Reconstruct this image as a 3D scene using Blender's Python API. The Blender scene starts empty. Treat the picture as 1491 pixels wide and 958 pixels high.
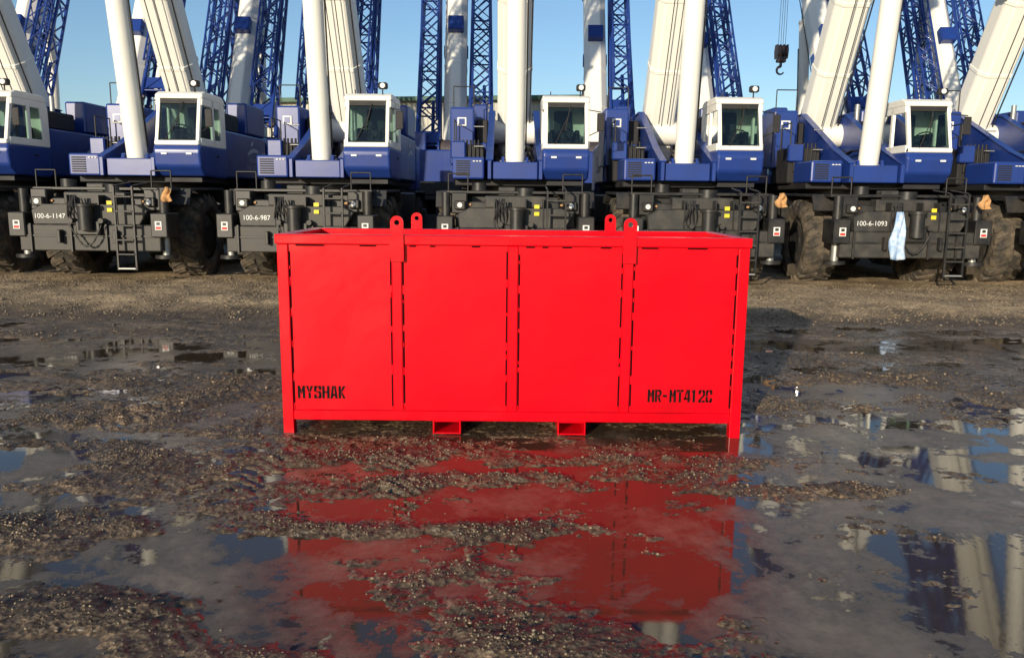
import bpy, bmesh, math, random
import numpy as np
from mathutils import Vector, Matrix
random.seed(7); rng=np.random.default_rng(11)
scene=bpy.context.scene
COL=scene.collection

# ------------------------------------------------------------------ materials
def new_mat(name):
    m=bpy.data.materials.new(name); m.use_nodes=True
    nt=m.node_tree; b=nt.nodes['Principled BSDF']
    return m,nt,b
def N(nt,t,**k):
    n=nt.nodes.new(t)
    for a,v in k.items(): setattr(n,a,v)
    return n
def paint(name,col,rough=0.35,dirt_or_sheen=0.25,dcol=(0.09,0.07,0.05),scale=2.5,bump=0.02,metal=0.0,coat=0.0,streak=1.0,spec=0.5):
    m,nt,b=new_mat(name)
    tc=N(nt,'ShaderNodeTexCoord'); mp=N(nt,'ShaderNodeMapping')
    mp.inputs['Scale'].default_value=(1,1,streak)
    nt.links.new(tc.outputs['Object'],mp.inputs['Vector'])
    n=N(nt,'ShaderNodeTexNoise'); n.inputs['Scale'].default_value=scale; n.inputs['Detail'].default_value=8; n.inputs['Roughness'].default_value=.65
    nt.links.new(mp.outputs[0],n.inputs['Vector'])
    r=N(nt,'ShaderNodeValToRGB'); r.color_ramp.elements[0].position=.42; r.color_ramp.elements[1].position=.75
    r.color_ramp.elements[1].color=(dirt_or_sheen,dirt_or_sheen,dirt_or_sheen,1); 
    nt.links.new(n.outputs[0],r.inputs[0])
    mx=N(nt,'ShaderNodeMix',data_type='RGBA'); mx.inputs[6].default_value=(*col,1); mx.inputs[7].default_value=(*dcol,1)
    nt.links.new(r.outputs[0],mx.inputs[0]); nt.links.new(mx.outputs[2],b.inputs['Base Color'])
    rr=N(nt,'ShaderNodeMapRange'); rr.inputs[3].default_value=rough*.8; rr.inputs[4].default_value=min(1,rough*1.5)
    nt.links.new(n.outputs[0],rr.inputs[0]); nt.links.new(rr.outputs[0],b.inputs['Roughness'])
    b.inputs['Metallic'].default_value=metal; b.inputs['Coat Weight'].default_value=coat
    b.inputs['Specular IOR Level'].default_value=spec
    if bump>0:
        n2=N(nt,'ShaderNodeTexNoise'); n2.inputs['Scale'].default_value=scale*1.7; n2.inputs['Detail'].default_value=3
        nt.links.new(tc.outputs['Object'],n2.inputs['Vector'])
        bp=N(nt,'ShaderNodeBump'); bp.inputs['Strength'].default_value=.6; bp.inputs['Distance'].default_value=bump
        nt.links.new(n2.outputs[0],bp.inputs['Height']); nt.links.new(bp.outputs[0],b.inputs['Normal'])
    return m
M_white=paint('crane_white_paint',(.84,.82,.75),.35,.12,(.35,.31,.25),1.2,0,streak=.3)
M_boom=paint('boom_white_paint',(.88,.86,.78),.4,.12,(.4,.36,.3),1.0,0,streak=.3)
M_blue=paint('crane_blue_paint',(.015,.045,.235),.28,.40,(.014,.022,.07),1.6,.002,coat=.15)
M_black=paint('carrier_black_paint',(.012,.012,.013),.42,.5,(.075,.063,.048),3.0,.004)
M_grey=paint('carrier_dusty_grey',(.030,.029,.027),.5,.6,(.11,.095,.075),4,.004)
M_rubber=paint('tyre_rubber',(.03,.027,.023),.8,.9,(.22,.17,.115),3.5,.01)
M_steel=paint('galvanised_steel',(.42,.42,.40),.4,.4,(.15,.13,.1),5,.001,metal=.6)
M_yellow=paint('yellow_sticker',(.75,.60,.03),.5,.1)
M_lab=paint('white_sticker',(.75,.75,.72),.5,.1)
M_orange=paint('orange_cloth',(.55,.30,.12),.8,.7,(.25,.13,.06),scale=14,bump=.03)
M_redst=paint('red_sticker',(.6,.04,.03),.5,.1)
M_dark=paint('dark_interior',(.012,.012,.014),.6,.2)
M_rope=paint('wire_rope',(.03,.03,.03),.5,.1,bump=0)
M_hook=paint('hook_block_paint',(.045,.04,.05),.5,.5,(.16,.08,.03),6)
M_seat=paint('seat_fabric',(.03,.035,.04),.8,.1)
M_lens=paint('lamp_lens',(.75,.76,.72),.12,.05,bump=0)
M_cloth=paint('blue_white_cloth',(.55,.66,.80),.8,.9,(.05,.22,.55),9,.02)
M_stencil=paint('black_stencil_paint',(.004,.004,.004),.6,.05,bump=0,spec=.1)
M_seam_shadow=paint('painted_seam_shadow',(.012,.001,.002),.9,.05,bump=0,spec=.05)  # near-black colour that paints in the shadow of the stitch-weld gaps

M_glass,nt,b=new_mat('cab_glass'); nt.nodes.remove(b)
o=nt.nodes['Material Output']; t=N(nt,'ShaderNodeBsdfTransparent'); t.inputs[0].default_value=(.42,.55,.50,1)
g=N(nt,'ShaderNodeBsdfGlossy'); g.inputs['Roughness'].default_value=.03; g.inputs[0].default_value=(.9,.95,.95,1)
fr=N(nt,'ShaderNodeFresnel'); fr.inputs[0].default_value=1.6
mx=N(nt,'ShaderNodeMixShader'); nt.links.new(fr.outputs[0],mx.inputs[0]); nt.links.new(t.outputs[0],mx.inputs[1]); nt.links.new(g.outputs[0],mx.inputs[2]); nt.links.new(mx.outputs[0],o.inputs[0])

M_red=paint('red_gloss_paint',(.74,.001,.010),.20,.85,(.46,.001,.006),1.3,.012,coat=0,spec=.34)  # second, darker red mottled in to paint uneven brightness and highlight patches

# ------------------------------------------------------------------ mesh builder
class MB:
    def __init__(s): s.v=[];s.f=[];s.m=[];s.sm=[];s.mats=[]
    def mi(s,mat):
        if mat not in s.mats: s.mats.append(mat)
        return s.mats.index(mat)
    def add(s,vs,fs,mat,smooth=False):
        o=len(s.v); k=s.mi(mat); s.v+= [tuple(p) for p in vs]
        for f in fs: s.f.append([i+o for i in f]); s.m.append(k); s.sm.append(smooth)
    def box(s,x0,x1,y0,y1,z0,z1,mat,bev=0.012,M=None,seg=1):
        bm=bmesh.new(); bmesh.ops.create_cube(bm,size=1)
        bmesh.ops.scale(bm,vec=(x1-x0,y1-y0,z1-z0),verts=bm.verts)
        bmesh.ops.translate(bm,vec=((x0+x1)/2,(y0+y1)/2,(z0+z1)/2),verts=bm.verts)
        if bev>0:
            bev=min(bev,.45*min(abs(x1-x0),abs(y1-y0),abs(z1-z0)))
            bmesh.ops.bevel(bm,geom=bm.edges[:],offset=bev,segments=seg,affect='EDGES',profile=.5)
        if M is not None: bm.transform(M)
        s.frombm(bm,mat)
    def frombm(s,bm,mat,smooth=False):
        bm.verts.index_update()
        s.add([v.co[:] for v in bm.verts],[[v.index for v in f.verts] for f in bm.faces],mat,smooth); bm.free()
    def prism(s,prof,a0,a1,mat,axis='x',bev=.012,seg=1):
        bm=bmesh.new()
        def P(p,a):
            return {'x':(a,p[0],p[1]),'y':(p[0],a,p[1]),'z':(p[0],p[1],a)}[axis]
        A=[bm.verts.new(P(p,a0)) for p in prof]; B=[bm.verts.new(P(p,a1)) for p in prof]
        bm.faces.new(A); bm.faces.new(B[::-1]); n=len(prof)
        for i in range(n): bm.faces.new([A[i],B[i],B[(i+1)%n],A[(i+1)%n]])
        bmesh.ops.recalc_face_normals(bm,faces=bm.faces)
        if bev>0: bmesh.ops.bevel(bm,geom=bm.edges[:],offset=bev,segments=seg,affect='EDGES',profile=.5)
        s.frombm(bm,mat)
    def cyl(s,p0,p1,r0,mat,r1=None,seg=16,cap=True,smooth=True):
        p0=Vector(p0);p1=Vector(p1); r1=r0 if r1 is None else r1
        d=(p1-p0).normalized(); q=d.to_track_quat('Z','Y')
        vs=[]
        for p,r in((p0,r0),(p1,r1)):
            for i in range(seg):
                a=2*math.pi*(i+.5)/seg; vs.append(p+q@Vector((r*math.cos(a),r*math.sin(a),0)))
        s.add(vs,[[i,(i+1)%seg,seg+(i+1)%seg,seg+i] for i in range(seg)],mat,smooth)
        if cap: s.add(vs,[list(range(seg))[::-1],list(range(seg,2*seg))],mat,False)
    def tube(s,p0,p1,r,mat,seg=6): s.cyl(p0,p1,r,mat,seg=seg,cap=False)
    def poly(s,pts,mat): s.add(pts,[list(range(len(pts)))],mat)
    def mesh(s,name):
        me=bpy.data.meshes.new(name); me.from_pydata(s.v,[],s.f)
        for m in s.mats: me.materials.append(m)
        me.polygons.foreach_set('material_index',s.m); me.polygons.foreach_set('use_smooth',s.sm); me.update()
        return me
def put(name,me,parent=None,loc=(0,0,0),rot=(0,0,0)):
    o=bpy.data.objects.new(name,me); COL.objects.link(o); o.location=loc; o.rotation_euler=rot
    if parent: o.parent=parent
    return o
def empty(name,loc,rotz=0):
    e=bpy.data.objects.new(name,None); COL.objects.link(e); e.location=loc; e.rotation_euler=(0,0,rotz); e.empty_display_size=.3
    return e

# ------------------------------------------------------------------ wheel
def add_wheel(b,cx,cy,R=.92,W=.70,side=1):
    prof=[(-.40,.57),(-.5,.60),(-.52,.72),(-.5,.86),(-.42,.955),(-.2,.985),(.2,.985),(.42,.955),(.5,.86),(.52,.72),(.5,.60),(.40,.57)]
    seg=48; vs=[];fs=[]
    n=len(prof)
    for i in range(seg):
        a=2*math.pi*i/seg
        for (u,r) in prof: vs.append((cx+u*W,cy+R*r*math.cos(a),R+R*r*math.sin(a)))
    for i in range(seg):
        j=(i+1)%seg
        for k in range(n-1): fs.append([i*n+k,i*n+k+1,j*n+k+1,j*n+k])
    b.add(vs,fs,M_rubber,True)
    L=22
    for sd in(-1,1):
        for i in range(L):
            a=2*math.pi*(i+(0.5 if sd>0 else 0))/L
            da=.20
            def P(u,r,a): return (cx+u*W,cy+R*r*math.cos(a),R+R*r*math.sin(a))
            w=.055; a2=a+da
            top=[P(sd*.0,1.02,a-w),P(sd*.0,1.02,a+w),P(sd*.46,1.0,a2+w),P(sd*.53,.9,a2+w*1.1),P(sd*.53,.9,a2-w*1.1),P(sd*.46,1.0,a2-w)]
            bot=[P(sd*.0,.96,a-w*1.3),P(sd*.0,.96,a+w*1.3),P(sd*.46,.92,a2+w*1.4),P(sd*.5,.82,a2+w*1.4),P(sd*.5,.82,a2-w*1.4),P(sd*.46,.92,a2-w*1.4)]
            b.add(top+bot,[[0,1,2,5],[2,3,4,5]]+[[k,(k+1)%6,6+(k+1)%6,6+k] for k in range(6)],M_rubber)
    b.cyl((cx-.38*W,cy,R),(cx+.38*W,cy,R),.53,M_black,seg=32)
    b.cyl((cx+side*.30*W,cy,R),(cx+side*.46*W,cy,R),.24,M_black,seg=20)
    b.cyl((cx+side*.38*W,cy,R),(cx+side*.42*W,cy,R),.46,M_grey,r1=.40,seg=28)

# ------------------------------------------------------------------ crane carrier
def carrier_mesh():
    b=MB()
    for y0 in(0.0,8.2):
        b.box(-1.40,1.40,y0,y0+.52,.70,1.22,M_grey,.02)
        b.box(-1.30,1.30,y0-.02,y0-.001,.98,1.02,M_black,.004)
        for x in(-1.40,1.40):
            b.box(x-.16 if x>0 else x-.17,x+.17 if x>0 else x+.16,y0-.06,y0+.56,.98,1.46,M_black,.02)
            b.cyl((x,y0+.25,1.46),(x,y0+.25,1.92),.09,M_black,seg=14)
            b.cyl((x,y0+.25,.62),(x,y0+.25,.98),.075,M_steel,seg=14)
            b.cyl((x,y0+.25,.55),(x,y0+.25,.62),.22,M_black,seg=18)
            b.box(x-.065,x+.065,y0-.071,y0-.062,1.13,1.30,M_lab,0)
            b.box(x-.05,x+.05,y0-.076,y0-.0725,1.145,1.195,M_redst,0)
            b.box(x-.035,x+.035,y0-.076,y0-.0725,1.225,1.28,M_black,0)
        for x in(-1.15,-.35,.35,.9): b.box(x-.02,x+.02,y0-.05,y0,.68,1.24,M_black,.004)
    b.prism([(-1.12,1.22),(.98,1.22),(1.15,1.50),(.92,1.62),(-.92,1.62),(-1.15,1.50)],.04,.40,M_grey,'y',.015)
    b.box(-1.22,1.22,.42,1.0,1.22,1.74,M_black,.02)
    b.box(-.62,.62,.28,.60,1.62,1.86,M_grey,.02)
    for x in(-.42,.2,.55): b.box(x-.012,x+.012,.02,.30,1.22,1.8,M_black,.003)
    b.box(-1.42,1.42,.62,1.10,1.90,1.96,M_black,.01)
    b.box(-.9,.9,.9,8.6,1.72,1.86,M_black,.01)
    for s in(-1,1):
        x0,x1=sorted((s*.93,s*1.66))
        b.prism([(.86,1.62),(1.0,1.95),(2.9,1.98),(3.05,1.7),(2.98,1.7),(2.86,1.93),(1.05,1.9),(.92,1.60)],x0,x1,M_black,'x',.006)
        b.prism([(5.5,1.7),(5.6,1.98),(7.6,1.98),(7.75,1.7),(7.7,1.7),(7.55,1.93),(5.65,1.93),(5.55,1.7)],x0,x1,M_black,'x',.006)
        b.box(x0,x1,3.1,5.45,1.25,1.92,M_black,.03)
        b.box(min(s*.98,s*1.3),max(s*.98,s*1.3),.30,.60,1.50,1.92,M_black,.02)
        b.box(s*1.12-.11,s*1.12+.11,.20,.36,1.58,1.76,M_black,.02)
        b.cyl((s*1.12,.185,1.67),(s*1.12,.20,1.67),.05,M_lens,seg=18)
        b.box(s*.93-.03,s*.93+.03,.38,.41,1.66,1.70,M_orange,.005)
        b.tube((s*1.38,.70,1.96),(s*1.38,.70,2.30),.016,M_black); b.tube((s*.98,.70,1.96),(s*.98,.70,2.30),.016,M_black)
        b.tube((s*1.38,.70,2.30),(s*.98,.70,2.30),.016,M_black)
    b.box(-.55,.55,.5,8.4,.85,1.55,M_black,.02)
    b.box(-1.2,1.2,6.0,8.15,1.86,2.35,M_black,.04)
    for y in(2.05,6.6):
        b.cyl((-1.2,y,.92),(1.2,y,.92),.17,M_black,seg=16)
        b.cyl((-.25,y,.92),(.25,y,.92),.34,M_black,seg=20)
        for s in(-1,1): add_wheel(b,s*1.28,y,side=s)
    b.cyl((.02,-.16,1.12),(.02,-.16,1.60),.135,M_black,seg=20)
    b.cyl((.02,-.16,1.58),(.02,-.16,1.63),.175,M_black,seg=20)
    b.box(-.22,.26,-.10,.03,1.02,1.30,M_black,.02)
    for s in(-1,1):
        b.cyl((s*.30,-.14,1.30),(s*.30,.03,1.30),.05,M_grey,seg=14)
        b.box(s*.55-.03,s*.55+.03,-.14,-0.002,.86,1.12,M_black,.01)
    pts=[Vector((-.30+ .62*i/14,-.15,1.22-.42*math.sin(math.pi*i/14))) for i in range(15)]
    for i in range(14): b.cyl(pts[i],pts[i+1],.014 if i%2 else .022,M_rope,seg=6)
    for k in range(5):
        x=-.40+.05*k; q=[Vector((x+.03*math.sin(j+k),.0-.05*math.sin(j*.9),1.80-.1*j)) for j in range(7)]
        for i in range(6): b.tube(q[i],q[i+1],.014,M_dark)
    for x in(.62,.98): b.box(x-.018,x+.018,-.20,-.15,.34,1.98,M_black,.004)
    for z in(.36,.64,.92,1.20,1.48,1.76): b.box(.63,.97,-.22,-.13,z,z+.03,M_steel if z<.4 else M_grey,.004)
    b.tube((.62,-.17,1.98),(.62,.5,2.05),.018,M_black); b.tube((.98,-.17,1.98),(.98,.5,2.05),.018,M_black)
    for x,z in((.42,1.66),(.42,1.52)): b.box(x-.05,x+.05,.012,.022,z-.045,z+.03,M_yellow,0)
    b.cyl((-.75,.75,1.96),(-.75,.75,2.12),.15,M_black,seg=18)
    b.cyl((.2,.75,1.86),(.2,.75,2.02),.20,M_black,seg=18)
    b.box(-.35,.0,.66,.95,1.86,2.04,M_grey,.02)
    b.cyl((0,4.1,1.86),(0,4.1,2.08),.95,M_black,seg=40)
    return b.mesh('carrier')

# ------------------------------------------------------------------ superstructure
def super_mesh():
    b=MB()
    b.box(-1.35,1.35,2.3,6.9,2.08,2.22,M_dark,.02)
    side=[(1.75,2.22),(6.3,2.22),(6.3,3.3),(5.75,3.95),(5.0,3.98),(2.7,2.95),(1.75,2.62)]
    for x in(-.60,.52): b.prism(side,x,x+.08,M_blue,'x',.01)
    rim=[(1.75,2.62),(2.7,2.95),(5.0,3.98),(5.75,3.95)]
    for x in(-.64,.48):
        for i in range(3):
            a=rim[i];c=rim[i+1]; d=Vector((0,c[0]-a[0],c[1]-a[1])).length; ang=math.atan2(c[1]-a[1],c[0]-a[0])
            M=Matrix.Translation((x+.08,a[0],a[1]))@Matrix.Rotation(ang,4,'X')
            b.box(-.08,.08,0,d,0.002,.03,M_blue,.004,M)
    b.box(-.5,.5,1.85,2.05,2.22,2.60,M_blue,.02)
    b.box(-.52,.52,3.4,6.2,2.22,2.6,M_dark,.0)
    b.box(-1.38,-.68,1.95,3.1,2.22,2.70,M_blue,.04,seg=2)
    b.box(-1.46,-.72,3.25,4.5,2.22,3.05,M_dark,.03)
    b.box(-1.50,-1.15,3.12,3.30,2.72,3.12,M_blue,.03)
    for k in range(6): b.tube((-1.35+.1*k,3.2,2.5),(-1.30+.09*k,3.24,3.15),.025,M_dark)
    b.box(-1.58,-.98,4.15,5.55,2.60,4.0,M_blue,.05,seg=2)
    b.box(-.96,-.66,4.6,5.6,3.15,3.75,M_dark,.03)
    b.box(-1.55,-.68,4.55,6.7,2.22,3.18,M_blue,.04,seg=2)
    b.box(-1.10,-.70,5.8,6.7,3.2,4.25,M_blue,.04)
    for k in range(7): b.box(-1.30,-1.0,1.925,1.948,2.30+.05*k,2.325+.05*k,M_dark,0)
    for k in range(3): b.box(-.93+.07*k,-.885+.07*k,1.925,1.948,2.60,2.62,M_lab,0)
    b.box(-1.40,-1.18,4.125,4.145,3.55,3.75,M_lab,0); b.box(-1.36,-1.22,4.115,4.123,3.58,3.72,M_blue,0)
    b.box(.66,1.52,3.45,6.7,2.22,3.35,M_blue,.05,seg=2)
    b.box(.66,1.40,3.7,4.9,3.36,3.78,M_dark,.03)
    b.box(1.0,1.52,5.2,6.7,3.36,4.15,M_blue,.05,seg=2)
    b.cyl((.8,5.0,3.35),(.8,5.0,4.25),.06,M_steel,seg=14)
    b.cyl((-.50,6.0,3.0),(.50,6.0,3.0),.33,M_hook,seg=26)
    b.cyl((-.50,6.7,3.5),(.50,6.7,3.5),.36,M_hook,seg=26)
    for x in(-.56,.50): b.cyl((x,6.7,3.5),(x+.06,6.7,3.5),.46,M_blue,seg=26)
    b.cyl((-.72,5.45,3.55),(.72,5.45,3.55),.13,M_steel,seg=18)
    b.prism([(-1.5,2.0),(1.5,2.0),(1.5,3.2),(1.25,3.45),(-1.25,3.45),(-1.5,3.2)],6.95,7.75,M_blue,'y',.04)
    for x in(-.30,.24): b.prism([(1.95,2.22),(2.55,2.22),(2.4,2.72),(2.15,2.72)],x,x+.06,M_blue,'x',.01)
    b.cyl((-.34,2.28,2.58),(.34,2.28,2.58),.07,M_steel,seg=14)
    for y in(3.3,4.0): b.tube((-1.42,y,3.05),(-1.42,y,3.62),.016,M_black)
    b.tube((-1.42,3.3,3.62),(-1.42,4.0,3.62),.016,M_black)
    for x in(-1.5,-1.0): b.tube((x,4.3,4.0),(x,4.3,4.5),.014,M_black)
    b.tube((-1.5,4.3,4.5),(-1.0,4.3,4.5),.014,M_black)
    for z in(2.5,3.0,3.45): b.tube((-.95,3.12,z),(-.72,3.12,z),.014,M_steel)
    for k in range(4):
        q=[Vector((.25+.06*k+.10*math.sin(j*.7+k),2.9+.35*j,2.65+.10*j+.18*math.sin(j*.9))) for j in range(7)]
        for i in range(6): b.tube(q[i],q[i+1],.022,M_dark)
    b.box(-.45,.45,2.6,3.3,2.24,2.7,M_dark,.03)
    return b.mesh('superstructure')

# ------------------------------------------------------------------ cab
def cab_mesh():
    b=MB(); X0,X1=.60,1.62
    b.prism([(1.86,2.34),(3.2,2.30),(3.25,3.02),(1.66,3.02),(1.60,2.88),(1.64,2.55)],X0,X1,M_blue,'x',.05,seg=3)
    b.box(X0+.06,X1-.06,1.70,3.22,3.02,3.05,M_dark,0)
    b.box(X0-.004,X0+.2,1.72,3.2,3.0,3.06,M_white,.01) ; b.box(X1-.2,X1+.004,1.72,3.2,3.0,3.06,M_white,.01)
    fy=lambda z:1.66+(z-3.05)*.24
    for x in(X0+.03,X1-.11):
        b.prism([(fy(3.0)-.01,3.0),(fy(3.0)+.10,3.0),(fy(4.0)+.12,4.02),(fy(4.0),4.02)],x,x+.08,M_white,'x',.015,seg=2)
    b.box(X0+.03,X1-.03,1.62,1.74,3.0,3.10,M_white,.02)
    b.prism([(2.98,3.0),(3.25,3.0),(3.25,3.9),(3.15,4.05),(2.90,4.05)],X0,X1,M_white,'x',.03,seg=2)
    for x in(X0,X1-.06):
        b.box(x,x+.06,2.42,2.54,3.0,4.05,M_white,.015)
        b.prism([(fy(3.9)+.0,3.86),(3.0,3.86),(3.0,4.05),(fy(4.0)+.02,4.05)],x,x+.06,M_white,'x',.012)
        b.box(x,x+.06,1.72,3.0,3.0,3.16,M_white,.015)
    b.prism([(1.86,4.0),(3.22,4.0),(3.20,4.10),(3.05,4.17),(2.05,4.17),(1.88,4.10)],X0-.01,X1+.01,M_white,'x',.035,seg=3)
    b.box(X0+.3,X1-.3,2.2,2.8,4.16,4.185,M_dark,.01)
    g=.012
    b.poly([(X0+.10,fy(3.10)+g,3.10),(X1-.10,fy(3.10)+g,3.10),(X1-.10,fy(4.0)+g+.03,4.0),(X0+.10,fy(4.0)+g+.03,4.0)],M_glass)
    for x in(X0+.03,X1-.03):
        b.poly([(x,fy(3.1)+.08,3.15),(x,2.43,3.15),(x,2.43,3.87),(x,fy(3.87)+.09,3.87)],M_glass)
        b.poly([(x,2.53,3.15),(x,3.0,3.15),(x,3.0,3.87),(x,2.53,3.87)],M_glass)
    for x in(X0+.105,X1-.105):
        b.tube((x,fy(3.1),3.10),(x,fy(3.98)+.02,3.98),.010,M_dark)
    b.tube((X0+.1,fy(3.1),3.105),(X1-.1,fy(3.1),3.105),.010,M_dark)
    b.box(X0+.10,X1-.10,fy(3.95)+.005,fy(3.95)+.03,3.90,4.0,M_dark,0)
    b.box(X0+.33,X1-.33,2.45,2.95,3.05,3.42,M_seat,.05,seg=2)
    b.box(X0+.30,X1-.30,2.82,2.98,3.40,3.92,M_seat,.05,seg=2)
    for x in(X0+.17,X1-.29): b.box(x,x+.12,2.25,2.9,3.05,3.45,M_dark,.03)
    b.cyl((1.11,1.80,3.02),(1.11,2.02,3.32),.03,M_dark,seg=8)
    c=Vector((1.11,2.02,3.34)); ax=Vector((0,.58,.81)); q=ax.to_track_quat('Z','Y')
    R=[c+q@Vector((.19*math.cos(t*math.pi/9),.19*math.sin(t*math.pi/9),0)) for t in range(18)]
    for i in range(18): b.tube(R[i],R[(i+1)%18],.014,M_dark)
    for i in(0,6,12): b.tube(c,R[i],.012,M_dark)
    b.box(X0+.1,X1-.1,1.80,1.95,3.04,3.14,M_dark,.02)
    b.tube((.86,fy(3.05)-.025,3.08),(1.16,fy(3.72)-.02,3.72),.010,M_dark); b.tube((1.08,fy(3.3)-.03,3.38),(1.20,fy(3.95)-.02,3.93),.012,M_dark)
    b.tube((1.42,2.0,4.15),(1.42,2.0,4.27),.015,M_dark)
    b.box(1.33,1.53,1.93,2.07,4.26,4.40,M_dark,.025); b.cyl((1.43,1.922,4.33),(1.43,1.93,4.33),.055,M_lens,seg=16)
    b.tube((.78,2.2,4.15),(.78,2.2,4.27),.012,M_dark)
    b.tube((X1,1.80,3.3),(X1+.22,1.62,3.4),.011,M_dark); b.tube((X1,1.9,3.85),(X1+.22,1.62,3.78),.011,M_dark)
    b.box(X1+.14,X1+.30,1.60,1.63,3.38,3.76,M_dark,.012)
    b.box(X1+.003,X1+.02,2.58,2.72,2.78,2.82,M_dark,.004)
    b.box(X0+.18,X0+.30,1.586,1.596,2.80,2.84,M_lab,0); b.box(X1-.30,X1-.18,1.586,1.596,2.80,2.84,M_lab,0)
    b.box(X0+.1,X1-.1,1.9,3.1,2.22,2.31,M_dark,0)
    return b.mesh('operator_cab')

# ------------------------------------------------------------------ boom
def boom_mesh():
    b=MB()
    def sec(w,h,z0,z1,mat,bev=.0,cy=0):
        c=.24; W=w/2;H=h/2
        pr=[(-W+c*.6,-H),(W-c*.6,-H),(W,-H+c),(W,H-c*1.2),(W-c,H),(-W+c,H),(-W,H-c*1.2),(-W,-H+c)]
        pr=[(p[0],p[1]+cy) for p in pr]
        b.prism(pr,z0,z1,mat,'z',bev)
    sec(.86,.95,-.75,10.6,M_boom,.03,.25)
    sec(.98,1.08,10.45,10.8,M_boom,.02,.25)
    for z in(1.6,3.3,7.4): sec(.885,.975,z,z+.10,M_boom,.01,.25)
    sec(.72,.84,10.8,11.35,M_boom,.02,.25); sec(.62,.74,11.35,11.8,M_boom,.02,.25); sec(.52,.64,11.8,12.3,M_boom,.02,.25)
    sec(.60,.80,12.3,12.9,M_boom,.03,.25)
    for y in(-.15,.6): b.cyl((-.24,y,12.8),(.24,y,12.8),.24,M_steel,seg=22)
    b.cyl((-.52,-.1,0),(.52,-.1,0),.30,M_boom,seg=24)
    b.box(-.30,.30,.70,1.0,4.6,5.2,M_blue,.03)
    for x in(-.12,.1): b.tube((x,-.40,.4),(x,-.40,12.6),.012,M_rope)
    b.tube((.40,-.15,-.2),(.40,-.15,10.4),.018,M_dark)
    for s in(-1,1):
        b.box(s*.44-.03,s*.44+.03,.05,.35,3.9,4.3,M_blue,.01); b.box(s*.44-.03,s*.44+.03,.05,.35,7.2,7.6,M_blue,.01)
    return b.mesh('boom')
def jib_mesh():
    b=MB(); w,h=.84,.66; z0,z1=0,8.6
    C=[(-w/2,-h/2),(w/2,-h/2),(w/2,h/2),(-w/2,h/2)]
    for i,(x,y) in enumerate(C):
        tx,ty=x*.7,y*.7
        b.cyl((x,y,z0),(tx,ty,z1),.066,M_blue,seg=8)
    n=11
    def P(i,t): 
        k=1-.30*t/n
        return Vector((C[i%4][0]*k,C[i%4][1]*k,z0+(z1-z0)*t/n))
    for s in range(4):
        for t in range(n):
            b.tube(P(s+(t%2),t),P(s+((t+1)%2),t+1),.036,M_blue)
            if t%2==0: b.tube(P(s,t),P(s+1,t),.036,M_blue)
    for x in(-w/2,w/2):
        b.prism([(-h/2-.07,.05),(h/2+.07,.05),(h/2+.07,.5),(h/2-.1,.75),(-h/2+.1,.75),(-h/2-.07,.5)],x-.035,x+.035,M_blue,'x',.01)
        for y in(-h/2,h/2):
            b.box(x-.07,x+.07,y-.10,y+.10,-.42,.1,M_blue,.03)
            b.cyl((x-.13,y,-.30),(x+.13,y,-.30),.08,M_hook,seg=12)
    b.box(-w/2,w/2,-.32,-.24,.12,.45,M_blue,.01); b.box(-w/2,w/2,.24,.32,.12,.6,M_blue,.01)
    b.cyl((-.12,-.3,.7),(-.12,-.3,2.2),.07,M_blue,seg=10)
    b.cyl((-.3,0,8.6),(.3,0,8.6),.2,M_blue,seg=16)
    w2=.32
    D=[(-w2,h/2+.12),(w2,h/2+.12),(w2,h/2+.5),(-w2,h/2+.5)]
    for (x,y) in D: b.cyl((x,y,1.0),(x,y,8.4),.04,M_blue,seg=8)
    def Q(i,t): return Vector((D[i%4][0],D[i%4][1],1.0+7.4*t/12))
    for s in range(4):
        for t in range(12): b.tube(Q(s+(t%2),t),Q(s+((t+1)%2),t+1),.022,M_blue)
    return b.mesh('lattice_jib')
def hook_mesh():
    b=MB()
    for x in(-.16,0,.16): b.cyl((x-.05,0,0),(x+.05,0,0),.24,M_hook,seg=20)
    for x in(-.24,-.08,.08,.22): b.prism([(-.2,-.35),(.2,-.35),(.26,0),(.18,.27),(-.18,.27),(-.26,0)],x,x+.02,M_hook,'x',.005)
    b.box(-.2,.2,-.13,.13,-.5,-.33,M_hook,.03)
    b.cyl((0,0,-.5),(0,0,-.68),.06,M_hook,seg=12)
    q=[Vector((.17*math.sin(a),0,-.84+.17*math.cos(a))) for a in [i*math.radians(27) for i in range(10)]]
    for i in range(9): b.cyl(q[i],q[i+1],.065-.004*i,M_hook,r1=.061-.004*i,seg=10)
    return b.mesh('hook_block')
def rope_mesh(L):
    b=MB()
    for x in(-.16,-.05,.05,.16): b.tube((x,0,.2),(x*.8,0,L),.011,M_rope)
    return b.mesh('hoist_ropes')

ME=dict(car=carrier_mesh(),sup=super_mesh(),cab=cab_mesh(),boom=boom_mesh(),jib=jib_mesh(),hook=hook_mesh())
def text_obj(name,s,size,mat,parent,M,shx=1.0,bold=0.0):
    c=bpy.data.curves.new(name,'FONT'); c.body=s; c.size=size; c.align_x='CENTER'; c.align_y='CENTER'; c.offset=bold
    c.materials.append(mat); o=bpy.data.objects.new(name,c); COL.objects.link(o); o.parent=parent
    o.matrix_local=M@Matrix.Diagonal((shx,1,1,1)); return o
def mark_mesh():
    b=MB(); n=16
    up=[(-.45+.9*i/n,0,.03+.10*math.sin(i/n*math.pi)+.10*i/n) for i in range(n+1)]
    lo=[(-.45+.9*i/n,0,-.03+.05*math.sin(i/n*math.pi)+.10*i/n) for i in range(n+1)]
    for i in range(n): b.poly([lo[i],lo[i+1],up[i+1],up[i]],M_lab)
    b.poly([(-.20,0,.22),(.0,0,.25),(.05,0,.36),(-.12,0,.33)],M_lab)
    return b.mesh('stand_in_mark')
MARK=mark_mesh()
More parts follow.
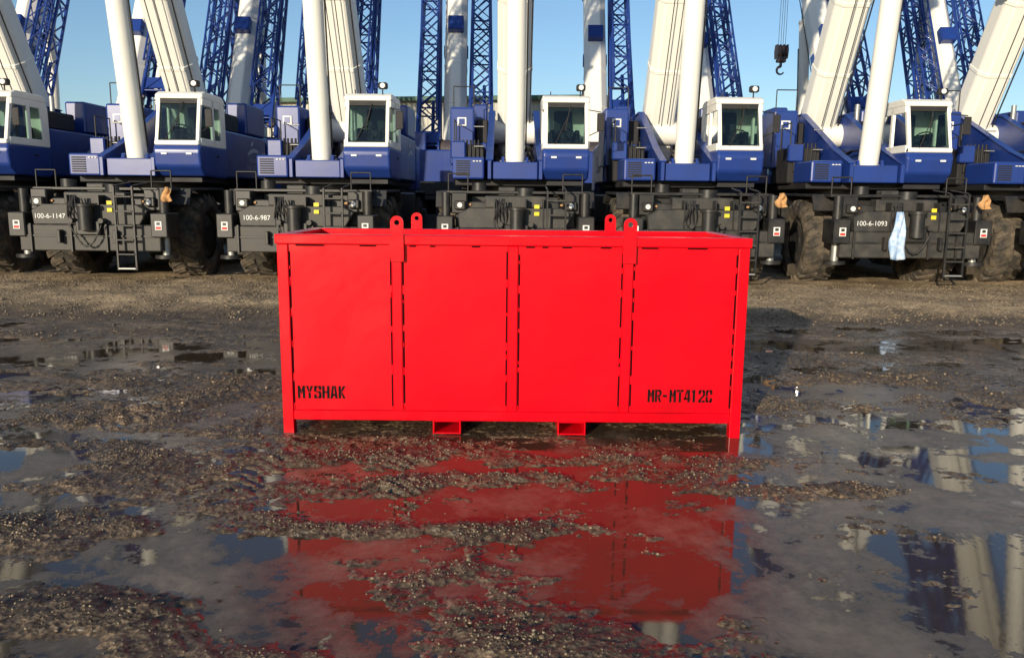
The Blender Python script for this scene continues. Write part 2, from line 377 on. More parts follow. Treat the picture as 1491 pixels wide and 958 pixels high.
RX=Matrix.Rotation(math.pi/2,4,'X')
def crane(x,y,flip=False,el=60,unit=None,hook=None,detail=True,slew=0,joff=4.0,twin=False):
    e=empty('mobile_crane',(x,y,.03),math.pi+slew if flip else slew)
    put('carrier',ME['car'],e); put('superstructure',ME['sup'],e); put('operator_cab',ME['cab'],e,(0,.1,-.12))
    piv=Vector((0,5.45,3.55)); th=math.radians(90-el)
    put('boom',ME['boom'],e,piv,(th,0,0))
    d=Vector((0,-math.sin(th),math.cos(th))); up=Vector((0,math.cos(th),math.sin(th)))
    put('lattice_jib',ME['jib'],e,piv+d*joff+up*.25+Vector((-.98,0,0)),(th,0,0))
    if twin: put('lattice_jib_extension',ME['jib'],e,piv+d*(joff-.7)+up*.25+Vector((.98,0,0)),(th,0,0))
    a=Vector((0,2.28,2.58)); t=piv+d*8.2-up*.22
    b=MB(); dd=(t-a); L=dd.length; dd.normalize()
    b.cyl(a-dd*.12,a+dd*(L*.80),.215,M_boom,seg=24); b.cyl(a+dd*(L*.80),a+dd*(L*.80+.12),.24,M_boom,seg=24)
    b.cyl(a+dd*(L*.80+.12),t,.13,M_steel,seg=18); b.cyl(t-Vector((.45,0,0)),t+Vector((.45,0,0)),.1,M_blue,seg=14)
    b.tube(a+Vector((.24,0,.3)),a+dd*5.5+Vector((.25,0,0)),.02,M_dark)
    put('lift_cylinder',b.mesh('lift_cylinder'),e)
    tip=piv+d*12.8-up*.3
    if hook is not None:
        put('hook_block',ME['hook'],e,(tip.x,tip.y,hook)); put('hoist_ropes',rope_mesh(tip.z-hook),e,(tip.x,tip.y,hook))
    if detail:
        for s in(-1,1):
            xx=s*1.556 if s<0 else 1.526
            rot=Matrix.Rotation(math.pi/2*s,4,'Z')
            o=put('side_mark',MARK,e); o.matrix_local=Matrix.Translation((xx,5.6,2.85))@rot
            text_obj('phone_number','RENTALS\n1-866-560-9701',.17,M_lab,e,Matrix.Translation((xx,5.6,2.62))@rot@RX)
        if unit: text_obj('unit_number',unit,.135,M_lab,e,Matrix.Translation((-.79,.034,1.38))@RX,1.0,.0)
    return e
units={-8.4:'100-6-1147',-4.33:'100-6-987',7.96:'100-6-1093'}
front=[(-16.6,60),(-12.55,60),(-8.4,59),(-4.33,61),(.05,60),(3.82,61),(7.96,59.5),(11.95,60),(16.0,60)]
FR={}
for x,el in front:
    FR[x]=crane(x,16.0+random.uniform(-.12,.12),False,el,units.get(x),None,True,math.radians(random.uniform(-.8,.8)),joff=4.0+random.uniform(-.2,.2))
back=[(-19.3,66,None,1.5,0),(-15.0,62,None,2.2,0),(-10.6,64,5.5,1.0,1),(-6.3,72,None,1.2,1),(-2.4,66,5.2,.6,1),(3.3,60,6.4,1.4,0),(7.4,56,None,.8,1),(12.0,62,8.4,1.6,0),(17.2,62,None,1.0,1)]
for i,(x,el,h,jo,tw) in enumerate(back):
    crane(x,36.6+random.uniform(-.4,.4),True,el,None,h,False,math.radians(random.uniform(-5,5)),joff=jo,twin=bool(tw))

def cloth(name,mat,parent,loc,w,hgt):
    b=MB(); nx,nz=8,14; vs=[]
    for j in range(nz+1):
        for i in range(nx+1):
            v=j/nz; u=i/nx-.5; ww=w*(.45+.55*math.sin(min(1,v*1.3)*math.pi/2))
            vs.append((u*ww+.02*math.sin(v*7),-.03*math.cos(u*9+v*3)-.02*math.sin(v*11+u*5),-v*hgt*(1-.12*abs(u)*math.cos(v))))
    fs=[[j*(nx+1)+i,j*(nx+1)+i+1,(j+1)*(nx+1)+i+1,(j+1)*(nx+1)+i] for j in range(nz) for i in range(nx)]
    b.add(vs,fs,mat,True); me=b.mesh(name); o=put(name,me,parent,loc); s=o.modifiers.new('thick','SOLIDIFY'); s.thickness=.02
cloth('hanging_cloth',M_cloth,FR[7.96],(-.36,-.22,1.62),.28,.95)
for k,dx in((-8.4,1.62),(3.82,1.45),(7.96,1.35)):
    cloth('orange_strap',M_orange,FR[k],(dx,-.10,1.96),.20,.28)

# ------------------------------------------------------------------ crate
cr=empty('steel_crate',(0.005,6.1,0.006))
W,D,H=3.62,1.22,1.570; HW=W/2; T=.085
b=MB()
zb=.110
for x in(-HW,HW-T):
    for y in(0,D-T): b.box(x,x+T,y,y+T,-.012,H-.075-.002,M_red,.006,seg=2)
b.box(-HW-.012,HW+.012,-.012,T-.0,H-.075,H,M_red,.008,seg=2)
b.box(-HW-.012,HW+.012,D-T,D+.012,H-.075,H,M_red,.008,seg=2)
for x in(-HW-.012,HW+.012-T): b.box(x,x+T,T+.001,D-T-.001,H-.075,H,M_red,.006)
for y in(0.002,D-T-.002): b.box(-HW+T,HW-T,y,y+T,zb,zb+.08,M_red,.006)
for x in(-HW+.002,HW-T-.002): b.box(x,x+T,T,D-T,zb,zb+.08,M_red,.006)
for xc in(-.895,0,.885):
    for y in(0.004,D-T-.004): b.box(xc-.04,xc+.04,y,y+T,zb+.08,H-.075,M_red,.008)
for x in(-HW+.004,HW-T-.004): b.box(x,x+T,D/2-.04,D/2+.04,zb+.08,H-.075,M_red,.008)
r=random.Random(5)
px=[-HW+T+.002,-.895,0,.885,HW-T-.002]
for k in range(4):
    x0,x1=px[k],px[k+1]; z0,z1=zb+.082,H-.078; n=16; vs=[]; am=r.uniform(.004,.008); pa,pb_=r.uniform(0,3),r.uniform(0,3)
    for j in range(n+1):
        for i in range(n+1):
            u=i/n;v=j/n; e=(math.sin(math.pi*u)*math.sin(math.pi*v))
            vs.append((x0+(x1-x0)*u,.016+e*am*(.55+.5*math.sin(4*u+pa)*math.sin(5*v+pb_)),z0+(z1-z0)*v))
    b.add(vs,[[j*(n+1)+i,j*(n+1)+i+1,(j+1)*(n+1)+i+1,(j+1)*(n+1)+i] for j in range(n) for i in range(n)],M_red,True)
b.box(-HW+T+.002,HW-T-.002,.028,.032,zb+.082,H-.078,M_red,0)
b.box(-HW+T+.002,HW-T-.002,D-.022,D-.016,zb+.082,H-.078,M_red,0)
for x in(-HW+.018,HW-.024): b.box(x,x+.006,T+.002,D-T-.002,zb+.082,H-.078,M_red,0)
b.box(-HW+T,HW-T,T,D-T,zb+.05,zb+.058,M_red,0)
put('frame_and_panels',b.mesh('frame_and_panels'),cr)
b=MB()
for xc in(-.515,.475):
    w=.105
    for s in(-1,1): b.box(xc+s*w-.006,xc+s*w+.006,.01,D-.01,.0,zb-.001,M_red,.002)
    b.box(xc-w,xc+w,.02,D-.02,.0,.012,M_red,.002); b.box(xc-w,xc+w,.02,D-.02,zb-.012,zb-.002,M_red,.002)
for xc in(-1.3,-.9,0,.9,1.3): b.box(xc-.03,xc+.03,T,D-T,zb-.02,zb+.05,M_red,.004)
put('fork_pockets',b.mesh('fork_pockets'),cr)
b=MB()
def dashes(x,z0,z1,n,yf=.0145,seed=0):  # thin dark strips drawn as shadow lines along the panel edges
    r=random.Random(seed); z=z0; L=(z1-z0)/n
    for i in range(n):
        a=z+i*L+r.uniform(.01,.04); c=z+(i+1)*L-r.uniform(.01,.05)
        b.box(x-.0062,x+.0062,yf-.001,.0158,a,c,M_seam_shadow,0)
edges=[-HW+T+.007,-.895-.047,-.895+.047,-.047,.047,.885-.047,.885+.047,HW-T-.007]
for i,x in enumerate(edges): dashes(x,zb+.10,H-.10,4+(i%3==0),seed=i)
for i in range(4):
    xa=edges[2*i]+.05; xb=edges[2*i+1]-.02; r=random.Random(i+40); x=xa
    while x<xb-.1:
        L=r.uniform(.12,.34) if i in(0,3) else r.uniform(.03,.09)
        b.box(x,min(x+L,xb),.0135,.0158,H-.090,H-.0800,M_seam_shadow,0); x+=L+r.uniform(.05,.3)
put('painted_seam_shadows',b.mesh('painted_seam_shadows'),cr)
b=MB()
for i,x in enumerate(edges):
    r=random.Random(i+9); z=zb+.09
    while z<H-.1:
        if r.random()<.5: b.cyl((x,.013,z),(x,.013,z+r.uniform(.02,.05)),.005,M_red,seg=6)
        z+=r.uniform(.1,.3)
put('weld_beads',b.mesh('weld_beads'),cr)
def lug(xc,y0,z0,z1,th):
    w=.05; bm=bmesh.new(); zc=z1-w
    outer=[(xc-w,z0)]+[(xc-w*math.cos(a),zc+w*math.sin(a)) for a in [math.pi*i/14 for i in range(15)]]+[(xc+w,z0)]
    hole=[(xc+.02*math.cos(a),zc+.02*math.sin(a)) for a in [2*math.pi*i/16 for i in range(16)]]
    es=[]
    for loop in(outer,hole):
        vs=[bm.verts.new((p[0],y0,p[1])) for p in loop]
        for i in range(len(vs)): es.append(bm.edges.new((vs[i],vs[(i+1)%len(vs)])))
    bmesh.ops.triangle_fill(bm,use_beauty=True,edges=es)
    r=bmesh.ops.extrude_face_region(bm,geom=bm.faces[:])
    bmesh.ops.translate(bm,vec=(0,th,0),verts=[g for g in r['geom'] if isinstance(g,bmesh.types.BMVert)])
    bmesh.ops.recalc_face_normals(bm,faces=bm.faces)
    return bm
b=MB()
for xc in(-.885,.885):
    b.frombm(lug(xc,-.030,H-.20,H+.145,.017),M_red); b.frombm(lug(xc,D+.013,H-.2,H+.145,.017),M_red)
    b.box(xc-.042,xc+.042,-.012,.003,H-.19,H-.075,M_red,.002)
    b.box(xc-.042,xc+.042,-.0125,.1,H+.0005,H+.006,M_red,.0)
put('lifting_lugs',b.mesh('lifting_lugs'),cr)
S={}
def R(x0,x1,y0,y1): return [(x0,y0),(x1,y0),(x1,y1),(x0,y1)]
t=.20
S['M']=[R(0,t,0,1),R(.6-t,.6,0,1),[(t-.02,1),(t-.02,.68),(.285,.30),(.285,.66)],[(.6-t+.02,1),(.6-t+.02,.68),(.315,.30),(.315,.66)]]
S['Y']=[R(.3-t/2,.3+t/2,0,.46),[(0,1),(t,1),(.28,.70),(.28,.50),(.2,.50)],[(.6,1),(.6-t,1),(.32,.70),(.32,.50),(.4,.50)]]
S['S']=[R(0,t,.53,.92),R(.05,.275,.83,1),R(.33,.6,.83,1),R(.6-t,.6,.68,.83),R(t,.275,.42,.60),R(.33,.55,.42,.60),R(.6-t,.6,.08,.46),R(.33,.55,0,.17),R(0,.275,0,.17),R(0,t,.17,.32)]
S['H']=[R(0,t,0,1),R(.6-t,.6,0,1),R(t,.28,.42,.60),R(.32,.6-t,.42,.60)]
S['A']=[[(0,0),(t,0),(.29,1),(.14,1)],[(.6,0),(.6-t,0),(.31,1),(.46,1)],R(.2,.40,.20,.37)]
S['K']=[R(0,t,0,1),[(t+.03,.5),(t+.03,.36),(.38,0),(.6,0),(.30,.5)],[(t+.03,.52),(.30,.52),(.6,1),(.38,1),(t+.03,.68)]]
S['R']=[R(0,t,0,1),R(t+.03,.5,.83,1),R(.6-t,.6,.56,.92),R(t+.03,.5,.42,.57),[(.24,.40),(.44,.40),(.6,0),(.40,0)]]
S['-']=[R(.06,.44,.40,.58)]
S['T']=[R(0,.27,.82,1),R(.33,.6,.82,1),R(.3-t/2,.3+t/2,0,.80)]
S['4']=[R(.34,.54,0,1),[(0,.20),(.12,.20),(.33,.80),(.33,1),(.24,1)],R(0,.33,.20,.37),R(.56,.62,.20,.37)]
S['1']=[R(.14,.36,0,1),[(.0,.78),(.12,.78),(.12,1)]]
S['2']=[R(0,t,.66,.92),R(.05,.27,.83,1),R(.33,.55,.83,1),R(.6-t,.6,.56,.92),[(0,.17),(.22,.17),(.6,.56),(.38,.56)],R(0,.27,0,.17),R(.33,.6,0,.17)]
S['C']=[R(0,t,.08,.475),R(0,t,.525,.92),R(.06,.275,.83,1),R(.325,.55,.83,1),R(.6-t,.6,.64,.92),R(.6-t,.6,.08,.36),R(.06,.275,0,.17),R(.325,.55,0,.17)]
def stencil(name,s,x,z,h,wid):
    b=MB(); adv=wid/len(s); k=adv*.90/.6
    for i,ch in enumerate(s):
        for pg in S[ch]: b.poly([(x+i*adv+p[0]*k,.0138,z+p[1]*h) for p in pg],M_stencil)
    put(name,b.mesh(name),cr)
stencil('owner_stencil','MYSHAK',-1.69,.282,.102,.385)
stencil('number_stencil','MR-MT412C',1.070,.278,.102,.515)

# ------------------------------------------------------------------ warehouse
wh=empty('metal_warehouse',(-17.5,53,0),math.radians(-9))
M_clad=paint('cream_cladding',(.50,.49,.42),.55,.25,(.35,.33,.27),.6,0,streak=.2)
M_green=paint('green_trim',(.03,.10,.06),.5,.1)
b=MB(); Lw,Hw,Dw=23.0,7.9,18
n=int(Lw/.3); vs=[];fs=[]
xs=[]
for i in range(n):
    x=i*.3; xs+=[(x,0),(x+.20,0),(x+.225,-.04),(x+.275,-.04)]
xs.append((Lw,0))
for (x,y) in xs: vs+=[(x,y,0),(x,y,Hw)]
fs=[[2*i,2*i+2,2*i+3,2*i+1] for i in range(len(xs)-1)]
b.add(vs,fs,M_clad)
b.box(0,Lw,.05,Dw,0,Hw-.05,M_clad,0)
b.prism([(-.4,Hw),(Dw/2,Hw+1.0),(Dw+.4,Hw),(Dw+.4,Hw-.1),(-.4,Hw-.1)],-.3,Lw+.3,M_clad,'x',0)
b.box(-.3,Lw+.3,-.5,-.41,Hw-.25,Hw+.02,M_green,.02)
for x in(3,12): 
    b.box(x,x+4.2,-.10,-.045,0,4.8,M_green,.02); 
    for k in range(8): b.box(x+.12,x+4.08,-.13,-.10,.1+k*.58,.62+k*.58,M_lab,.01)
for x in(8,17): b.box(x,x+1,-.12,-.045,0,2.1,M_green,.02)
put('walls_and_roof',b.mesh('walls_and_roof'),wh)

# ------------------------------------------------------------------ ground
def hash2(ix,iy,s):
    n=(ix.astype(np.int64)*374761393+iy.astype(np.int64)*668265263+s*1442695041)&0x7fffffff
    n=((n^(n>>13))*1274126177)&0x7fffffff
    return ((n^(n>>16))&0xffff)/65535.0
def vnoise(x,y,s):
    ix=np.floor(x);iy=np.floor(y);fx=x-ix;fy=y-iy
    fx=fx*fx*(3-2*fx);fy=fy*fy*(3-2*fy)
    a=hash2(ix,iy,s);b=hash2(ix+1,iy,s);c=hash2(ix,iy+1,s);d=hash2(ix+1,iy+1,s)
    return (a*(1-fx)+b*fx)*(1-fy)+(c*(1-fx)+d*fx)*fy-.5
def fbm(x,y,s,o=4,g=.5):
    r=0;a=1;f=1
    for k in range(o):
        r=r+a*vnoise(x*f+17.3*k,y*f-9.1*k,s+k*13); a*=g; f*=2.03
    return r
isl=[(-2.3,5.2,.65,.45,.045),(-2.45,4.15,.50,.17,.06),(-1.95,3.33,.75,.16,.06),(-.25,4.25,.60,.10,.05),(-.52,3.6,.24,.16,.04),
     (.2,3.2,.60,.28,.030),(0,5.05,.4,.08,.035),(1.15,5.25,.35,.12,.03),(2.1,4.9,.3,.15,.030),(-1.2,4.35,.3,.09,.04),(-1.6,6.4,.35,.7,.030),
     (-3.2,6.5,.7,.35,.025),(-4.2,8.0,1.2,.4,.018),(-.9,5.5,.4,.15,.030),(.75,5.6,.6,.08,.030),(3.1,6.3,.5,.12,.025),(2.9,4.0,.12,.08,.035),(-2.0,7.6,.9,.3,.018),
     (4.5,8.2,1.2,.3,.02),(3.0,9.4,1.5,.35,.025),(-5,10.6,2.5,.5,.03),(2.6,3.3,.16,.08,.03),(2.6,7.3,.6,.5,.02),(-.5,4.95,.5,.10,.02),(.6,4.6,.4,.07,.025),(-.9,3.9,.3,.12,.025),(2.3,4.3,.5,.08,.022),(3.1,5.2,.5,.07,.022)]
pud=[(-1.62,3.95,.50,.30,.06),(-1.35,5.3,.16,.3,.025),(-2.9,4.65,.45,.12,.045),(2.3,3.8,1.0,.9,.038),(3.6,4.8,1.1,.9,.040),(3.4,6.0,1.3,.45,.035),(5.5,10.2,3.5,.4,.08),
     (-5.0,9.1,1.6,.35,.07),(-4.4,7.1,.9,.15,.035),(.3,5.75,1.2,.12,.018),(-.8,3.2,.3,.2,.035),(1.15,4.0,.5,.6,.028),(-3.4,3.7,.3,.2,.03),(-.4,4.7,.9,.12,.022),(.5,3.8,.5,.14,.03),
     (-6.5,10.0,2,.2,.06),(0,5.3,1.0,.10,.016),(3.5,7.8,1.2,.25,.035),(-3.0,8.5,1.2,.14,.04),(-2.7,6.0,.5,.10,.03),(-3.6,5.3,.5,.2,.035),(-6.5,7.8,1.2,.2,.04),(3.4,8.8,1.2,.15,.03),(-2.6,9.9,1.0,.12,.04)]
def height(x,y):
    wx=x+.30*fbm(x*1.8,y*1.8,5,5,.55); wy=y+.26*fbm(x*1.8+9,y*1.8,6,5,.55)
    h=.0030+.022*fbm(x*.8,y*1.1,1,3)+.030*fbm(x*2.8,y*4.0,2,5,.66)
    for (cx,cy,rx,ry,a) in isl: h=h+a*.62*np.exp(-(((wx-cx)/rx)**2+((wy-cy)/ry)**2))
    for (cx,cy,rx,ry,a) in pud: h=h-a*.8*np.exp(-(((wx-cx)/rx)**2+((wy-cy)/ry)**2))
    s=np.clip((y-11.3)/2.4,0,1); s=s*s*(3-2*s)
    h=h+.095*s+.035*s*fbm(x*.9,y*.9,31,3)
    q=np.clip((np.maximum(np.abs(x)-9,0)+np.maximum(-y+.0,0))/6,0,1); h=h+.10*q
    for (x0,slope,w,y0,y1,ph) in((-1.75,.10,.22,4.6,8.5,0),(-3.4,.35,.25,3,9,1.2),(-.95,-.12,.2,4.4,5.9,2.0),(2.9,.2,.22,5.0,10,.4),(-.2,.5,.2,2.6,4.3,1)):
        u=x-(x0+slope*(y-6)); m=np.exp(-(u/w)**4)*np.clip((y-y0)*3,0,1)*np.clip((y1-y)*3,0,1)
        ch=np.sin((y+np.abs(u)*.9+.05*fbm(x*3,y*3,55,3))*2*np.pi/.115+ph)
        h=h+m*(.007*np.clip(ch*1.6,-1,1)-.003)*(.4+1.2*np.clip(fbm(x*1.7,y*1.7,56,3)+.4,0,1))
    up=np.clip((h-.001)/.02,0,1)
    near=np.clip((16-y)/6,0.2,1)
    h=h+up*(.016*np.abs(fbm(x*14,y*14,3,3,.6))+.010*vnoise(x*42,y*42,8))*near+ .004*up*vnoise(x*75,y*75,9)*(y<9)
    h=h+.014*fbm(x*10,y*13,12,4,.70)*np.clip(1.3-up,0,1)
    box=np.clip((2.0-np.abs(x))*8,0,1)*np.clip((y-5.96)*10,0,1)*np.clip((7.5-y)*6,0,1)
    h=h*(1-box)+np.minimum(h,.007+.15*np.clip(h,-.05,.03))*box
    far=np.clip((np.hypot(x,y-10)-60)/60,0,1); h=h*(1-far)+.08*far
    return h
def axis(fine0,fine1,st,lo,hi,g=1.045,mx=400):
    a=list(np.arange(fine0,fine1,st)); s=st; v=fine1; R_=[]
    while v<hi: R_.append(v); s=min(s*g,mx); v+=s
    R_.append(hi); s=st; v=fine0; L_=[]
    while True:
        s=min(s*g,mx); v-=s
        if v<=lo: break
        L_.append(v)
    L_.append(lo); return np.array(L_[::-1]+a+R_)
ax_=axis(-4.2,4.4,.014,-2500,2500,1.025); ay_=axis(2.6,8.0,.014,-1500,4000,1.015)
GX,GY=np.meshgrid(ax_,ay_); GZ=height(GX,GY)
nx,ny=len(ax_),len(ay_); print('grid',nx,ny)
me=bpy.data.meshes.new('ground')
co=np.stack([GX.ravel(),GY.ravel(),GZ.ravel()],1).astype(np.float32)
I=np.arange(nx*ny).reshape(ny,nx)
q=np.stack([I[:-1,:-1],I[:-1,1:],I[1:,1:],I[1:,:-1]],-1).reshape(-1,4).astype(np.int32)
me.vertices.add(len(co)); me.vertices.foreach_set('co',co.ravel())
me.loops.add(q.size); me.loops.foreach_set('vertex_index',q.ravel())
me.polygons.add(len(q)); me.polygons.foreach_set('loop_start',np.arange(0,q.size,4,dtype=np.int32)); me.polygons.foreach_set('loop_total',np.full(len(q),4,dtype=np.int32))
me.polygons.foreach_set('use_smooth',np.ones(len(q),dtype=bool)); me.update(calc_edges=True)
M_mud,nt,pb=new_mat('wet_gravel_mud')
geo=N(nt,'ShaderNodeNewGeometry'); sep=N(nt,'ShaderNodeSeparateXYZ'); nt.links.new(geo.outputs['Position'],sep.inputs[0])
n1=N(nt,'ShaderNodeTexNoise'); n1.inputs['Scale'].default_value=30; n1.inputs['Detail'].default_value=8; n1.inputs['Roughness'].default_value=.75; nt.links.new(geo.outputs['Position'],n1.inputs['Vector'])
n2=N(nt,'ShaderNodeTexNoise'); n2.inputs['Scale'].default_value=1.3; n2.inputs['Detail'].default_value=6; nt.links.new(geo.outputs['Position'],n2.inputs['Vector'])
vo=N(nt,'ShaderNodeTexVoronoi'); vo.inputs['Scale'].default_value=45; nt.links.new(geo.outputs['Position'],vo.inputs['Vector'])
def mrange(a,b,c=0,d=1,src=None):
    m=N(nt,'ShaderNodeMapRange'); m.inputs[1].default_value=a; m.inputs[2].default_value=b; m.inputs[3].default_value=c; m.inputs[4].default_value=d
    nt.links.new(src,m.inputs[0]); return m.outputs[0]
wet=mrange(.035,.10,src=sep.outputs[2])
c1=N(nt,'ShaderNodeValToRGB'); e=c1.color_ramp.elements; e[0].position=.36; e[0].color=(.032,.022,.013,1); e[1].position=.70; e[1].color=(.26,.185,.115,1)
nt.links.new(n1.outputs[0],c1.inputs[0])
c2=N(nt,'ShaderNodeValToRGB'); e=c2.color_ramp.elements; e[0].position=.34; e[0].color=(.22,.155,.085,1); e[1].position=.70; e[1].color=(.90,.66,.39,1)
nt.links.new(n1.outputs[0],c2.inputs[0])
mx=N(nt,'ShaderNodeMix',data_type='RGBA'); nt.links.new(wet,mx.inputs[0]); nt.links.new(c1.outputs[0],mx.inputs[6]); nt.links.new(c2.outputs[0],mx.inputs[7])
bw=N(nt,'ShaderNodeRGBToBW'); nt.links.new(vo.outputs['Color'],bw.inputs[0])
vv=mrange(.2,.8,.45,1.25,src=bw.outputs[0])
mx2=N(nt,'ShaderNodeMix',data_type='RGBA',blend_type='MULTIPLY'); mx2.inputs[0].default_value=1; nt.links.new(mx.outputs[2],mx2.inputs[6]); nt.links.new(vv,mx2.inputs[7])
mx3=N(nt,'ShaderNodeMix',data_type='RGBA',blend_type='MULTIPLY'); mx3.inputs[0].default_value=1; nt.links.new(mx2.outputs[2],mx3.inputs[6]); nt.links.new(mrange(.35,.65,.6,1.2,src=n2.outputs[0]),mx3.inputs[7])
nt.links.new(mx3.outputs[2],pb.inputs['Base Color'])
rz=mrange(.001,.055,.12,.75,src=sep.outputs[2]); rn=mrange(.35,.7,-.06,.14,src=n2.outputs[0])
ra_=N(nt,'ShaderNodeMath',operation='ADD'); nt.links.new(rz,ra_.inputs[0]); nt.links.new(rn,ra_.inputs[1]); nt.links.new(ra_.outputs[0],pb.inputs['Roughness'])
ad=N(nt,'ShaderNodeMath',operation='ADD'); nt.links.new(n1.outputs[0],ad.inputs[0]); nt.links.new(vo.outputs['Distance'],ad.inputs[1])
am=N(nt,'ShaderNodeMath',operation='MULTIPLY'); nt.links.new(ad.outputs[0],am.inputs[0]); nt.links.new(mrange(.0,.025,.12,1,src=sep.outputs[2]),am.inputs[1])
bp=N(nt,'ShaderNodeBump'); bp.inputs['Strength'].default_value=.9; bp.inputs['Distance'].default_value=.013; nt.links.new(am.outputs[0],bp.inputs['Height']); nt.links.new(bp.outputs[0],pb.inputs['Normal'])
pb.inputs['Specular IOR Level'].default_value=.5
me.materials.append(M_mud); gr=put('ground',me)

# water: silty brown, with patches of thin slushy ice that blur the mirror
M_wat,nt,pb=new_mat('puddle_water_and_ice')
geo=N(nt,'ShaderNodeNewGeometry')
na=N(nt,'ShaderNodeTexNoise'); na.inputs['Scale'].default_value=1.0; na.inputs['Detail'].default_value=11; na.inputs['Roughness'].default_value=.74; na.inputs['Distortion'].default_value=.2; nt.links.new(geo.outputs['Position'],na.inputs['Vector'])
ra=N(nt,'ShaderNodeMapRange'); ra.inputs[1].default_value=.49; ra.inputs[2].default_value=.62; nt.links.new(na.outputs[0],ra.inputs[0])
cm=N(nt,'ShaderNodeMix',data_type='RGBA'); cm.inputs[6].default_value=(.055,.039,.023,1); cm.inputs[7].default_value=(.17,.128,.088,1); nt.links.new(ra.outputs[0],cm.inputs[0]); nt.links.new(cm.outputs[2],pb.inputs['Base Color'])
rm=N(nt,'ShaderNodeMapRange'); rm.inputs[3].default_value=.022; rm.inputs[4].default_value=.10; nt.links.new(ra.outputs[0],rm.inputs[0]); nt.links.new(rm.outputs[0],pb.inputs['Roughness'])
pb.inputs['IOR'].default_value=1.52
nb=N(nt,'ShaderNodeTexNoise'); nb.inputs['Scale'].default_value=14; nb.inputs['Detail'].default_value=9; nb.inputs['Roughness'].default_value=.6; nt.links.new(geo.outputs['Position'],nb.inputs['Vector'])
bh=N(nt,'ShaderNodeMath',operation='MULTIPLY'); nt.links.new(nb.outputs[0],bh.inputs[0]); 
ba=N(nt,'ShaderNodeMapRange'); ba.inputs[3].default_value=.04; ba.inputs[4].default_value=.8; nt.links.new(ra.outputs[0],ba.inputs[0]); nt.links.new(ba.outputs[0],bh.inputs[1])
bp=N(nt,'ShaderNodeBump'); bp.inputs['Strength'].default_value=.5; bp.inputs['Distance'].default_value=.010; nt.links.new(bh.outputs[0],bp.inputs['Height']); nt.links.new(bp.outputs[0],pb.inputs['Normal'])
b=MB(); b.poly([(-30,-25,0),(30,-25,0),(30,30,0),(-30,30,0)],M_wat); put('puddle_water',b.mesh('puddle_water'))

M_stone,nt,pb=new_mat('gravel_stone')
geo=N(nt,'ShaderNodeNewGeometry'); r=N(nt,'ShaderNodeValToRGB'); e=r.color_ramp.elements; e[0].color=(.035,.026,.017,1); e[1].color=(.30,.23,.15,1); nt.links.new(geo.outputs['Random Per Island'],r.inputs[0]); nt.links.new(r.outputs[0],pb.inputs['Base Color']); pb.inputs['Roughness'].default_value=.4
ico=np.array([(0,0,1),(.89,0,.45),(.28,.85,.45),(-.72,.53,.45),(-.72,-.53,.45),(.28,-.85,.45),(.72,.53,-.45),(-.28,.85,-.45),(-.89,0,-.45),(-.28,-.85,-.45),(.72,-.53,-.45),(0,0,-1)])
ift=np.array([(0,1,2),(0,2,3),(0,3,4),(0,4,5),(0,5,1),(1,6,2),(2,7,3),(3,8,4),(4,9,5),(5,10,1),(2,6,7),(3,7,8),(4,8,9),(5,9,10),(1,10,6),(11,7,6),(11,8,7),(11,9,8),(11,10,9),(11,6,10)])
PX=[];PY=[];PS=[]
def scatter(n,x0,x1,y0,y1,s0,s1,thr,base=.25):
    x=rng.uniform(x0,x1,n);y=rng.uniform(y0,y1,n);h=height(x,y)
    p=np.clip((h-thr)/.02,0,1)*(base+.9*(fbm(x*2.5,y*2.5,77,3)>.0))
    k=(rng.random(n)<p)&~((np.abs(x)<1.95)&(y>6.05)&(y<7.4)); PX.append(x[k]);PY.append(y[k]);PS.append(s0+(s1-s0)*rng.random(k.sum())**2)
scatter(80000,-4.5,4.5,2.6,7.5,.003,.009,.010)
scatter(22000,-4.5,4.5,2.6,7.5,.004,.010,-.008,.12)
scatter(3000,-4.5,4.5,2.6,9,.010,.018,.012)
scatter(50000,-11,11,7.5,17,.008,.022,.020)
x=np.concatenate(PX);y=np.concatenate(PY);s=np.concatenate(PS); n=len(x); print('stones',n)
z=height(x,y)
sc=s[:,None,None]*rng.uniform(.6,1.3,(n,1,3))*np.array([1,1,.7]); jit=rng.uniform(.8,1.2,(n,12,1))
an=rng.uniform(0,6.28,n); ca,sa=np.cos(an),np.sin(an)
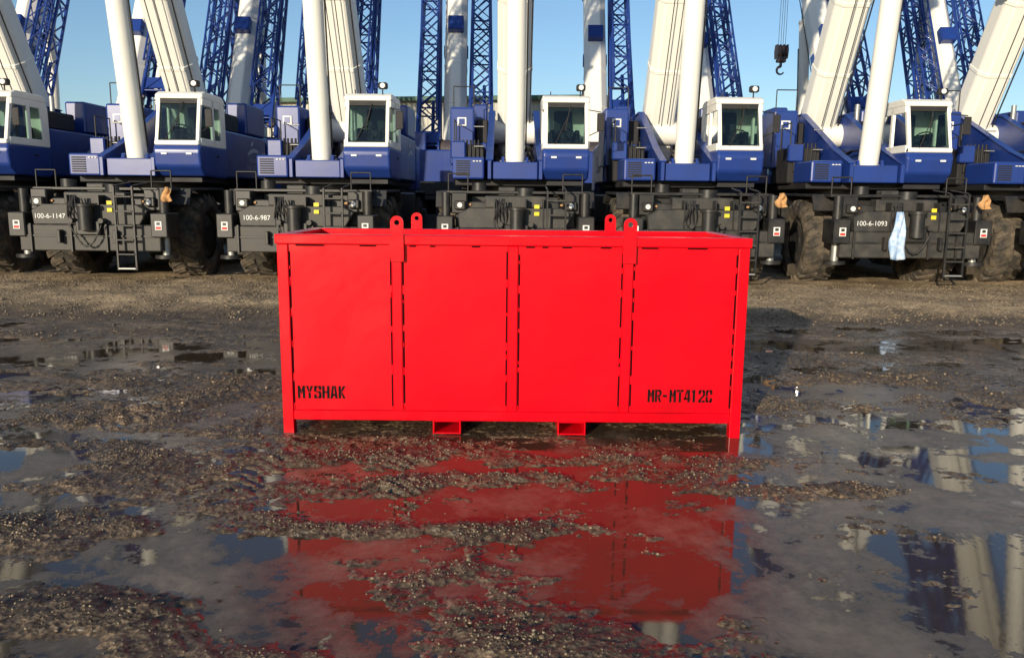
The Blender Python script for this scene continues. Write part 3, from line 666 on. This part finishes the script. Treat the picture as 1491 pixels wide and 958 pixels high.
V=ico[None]*jit*sc; vx=V[...,0]*ca[:,None]-V[...,1]*sa[:,None]; vy=V[...,0]*sa[:,None]+V[...,1]*ca[:,None]
V=np.stack([vx+x[:,None],vy+y[:,None],V[...,2]+(z+s*.3)[:,None]],-1).reshape(-1,3).astype(np.float32)
F=(ift[None]+12*np.arange(n)[:,None,None]).reshape(-1,3).astype(np.int32)
me=bpy.data.meshes.new('gravel'); me.vertices.add(len(V)); me.vertices.foreach_set('co',V.ravel()); me.loops.add(F.size); me.loops.foreach_set('vertex_index',F.ravel())
me.polygons.add(len(F)); me.polygons.foreach_set('loop_start',np.arange(0,F.size,3,dtype=np.int32)); me.polygons.foreach_set('loop_total',np.full(len(F),3,dtype=np.int32)); me.update(calc_edges=True)
me.materials.append(M_stone); put('gravel',me)

# ------------------------------------------------------------------ light, sky, camera
el=math.radians(13); L=Vector((.42*math.cos(el),.907*math.cos(el),-math.sin(el)))
sd=bpy.data.lights.new('sun','SUN'); sd.energy=5; sd.angle=math.radians(.5); sd.color=(1,.87,.67)
so=bpy.data.objects.new('sun',sd); COL.objects.link(so); so.rotation_euler=L.to_track_quat('-Z','Y').to_euler(); so.location=(-10,-20,12)
w=bpy.data.worlds.new('World'); scene.world=w; w.use_nodes=True; nt=w.node_tree
sk=nt.nodes.new('ShaderNodeTexSky'); sk.sky_type='NISHITA'; sk.sun_disc=False; sk.sun_elevation=el; sk.sun_rotation=math.radians(205); sk.air_density=1.0; sk.dust_density=.5; sk.ozone_density=3.2
nt.links.new(sk.outputs[0],nt.nodes['Background'].inputs[0]); nt.nodes['Background'].inputs[1].default_value=.15
cd=bpy.data.cameras.new('camera'); cd.lens=28; cd.sensor_width=36; cd.clip_end=8000; cd.clip_start=.05
co=bpy.data.objects.new('camera',cd); COL.objects.link(co)
co.matrix_world=Matrix.Translation((0,0,1.87))@Matrix.Rotation(math.radians(80.6),4,'X')@Matrix.Rotation(math.radians(.55),4,'Z')
scene.camera=co
scene.view_settings.view_transform='Standard'; scene.view_settings.look='None'; scene.view_settings.exposure=0
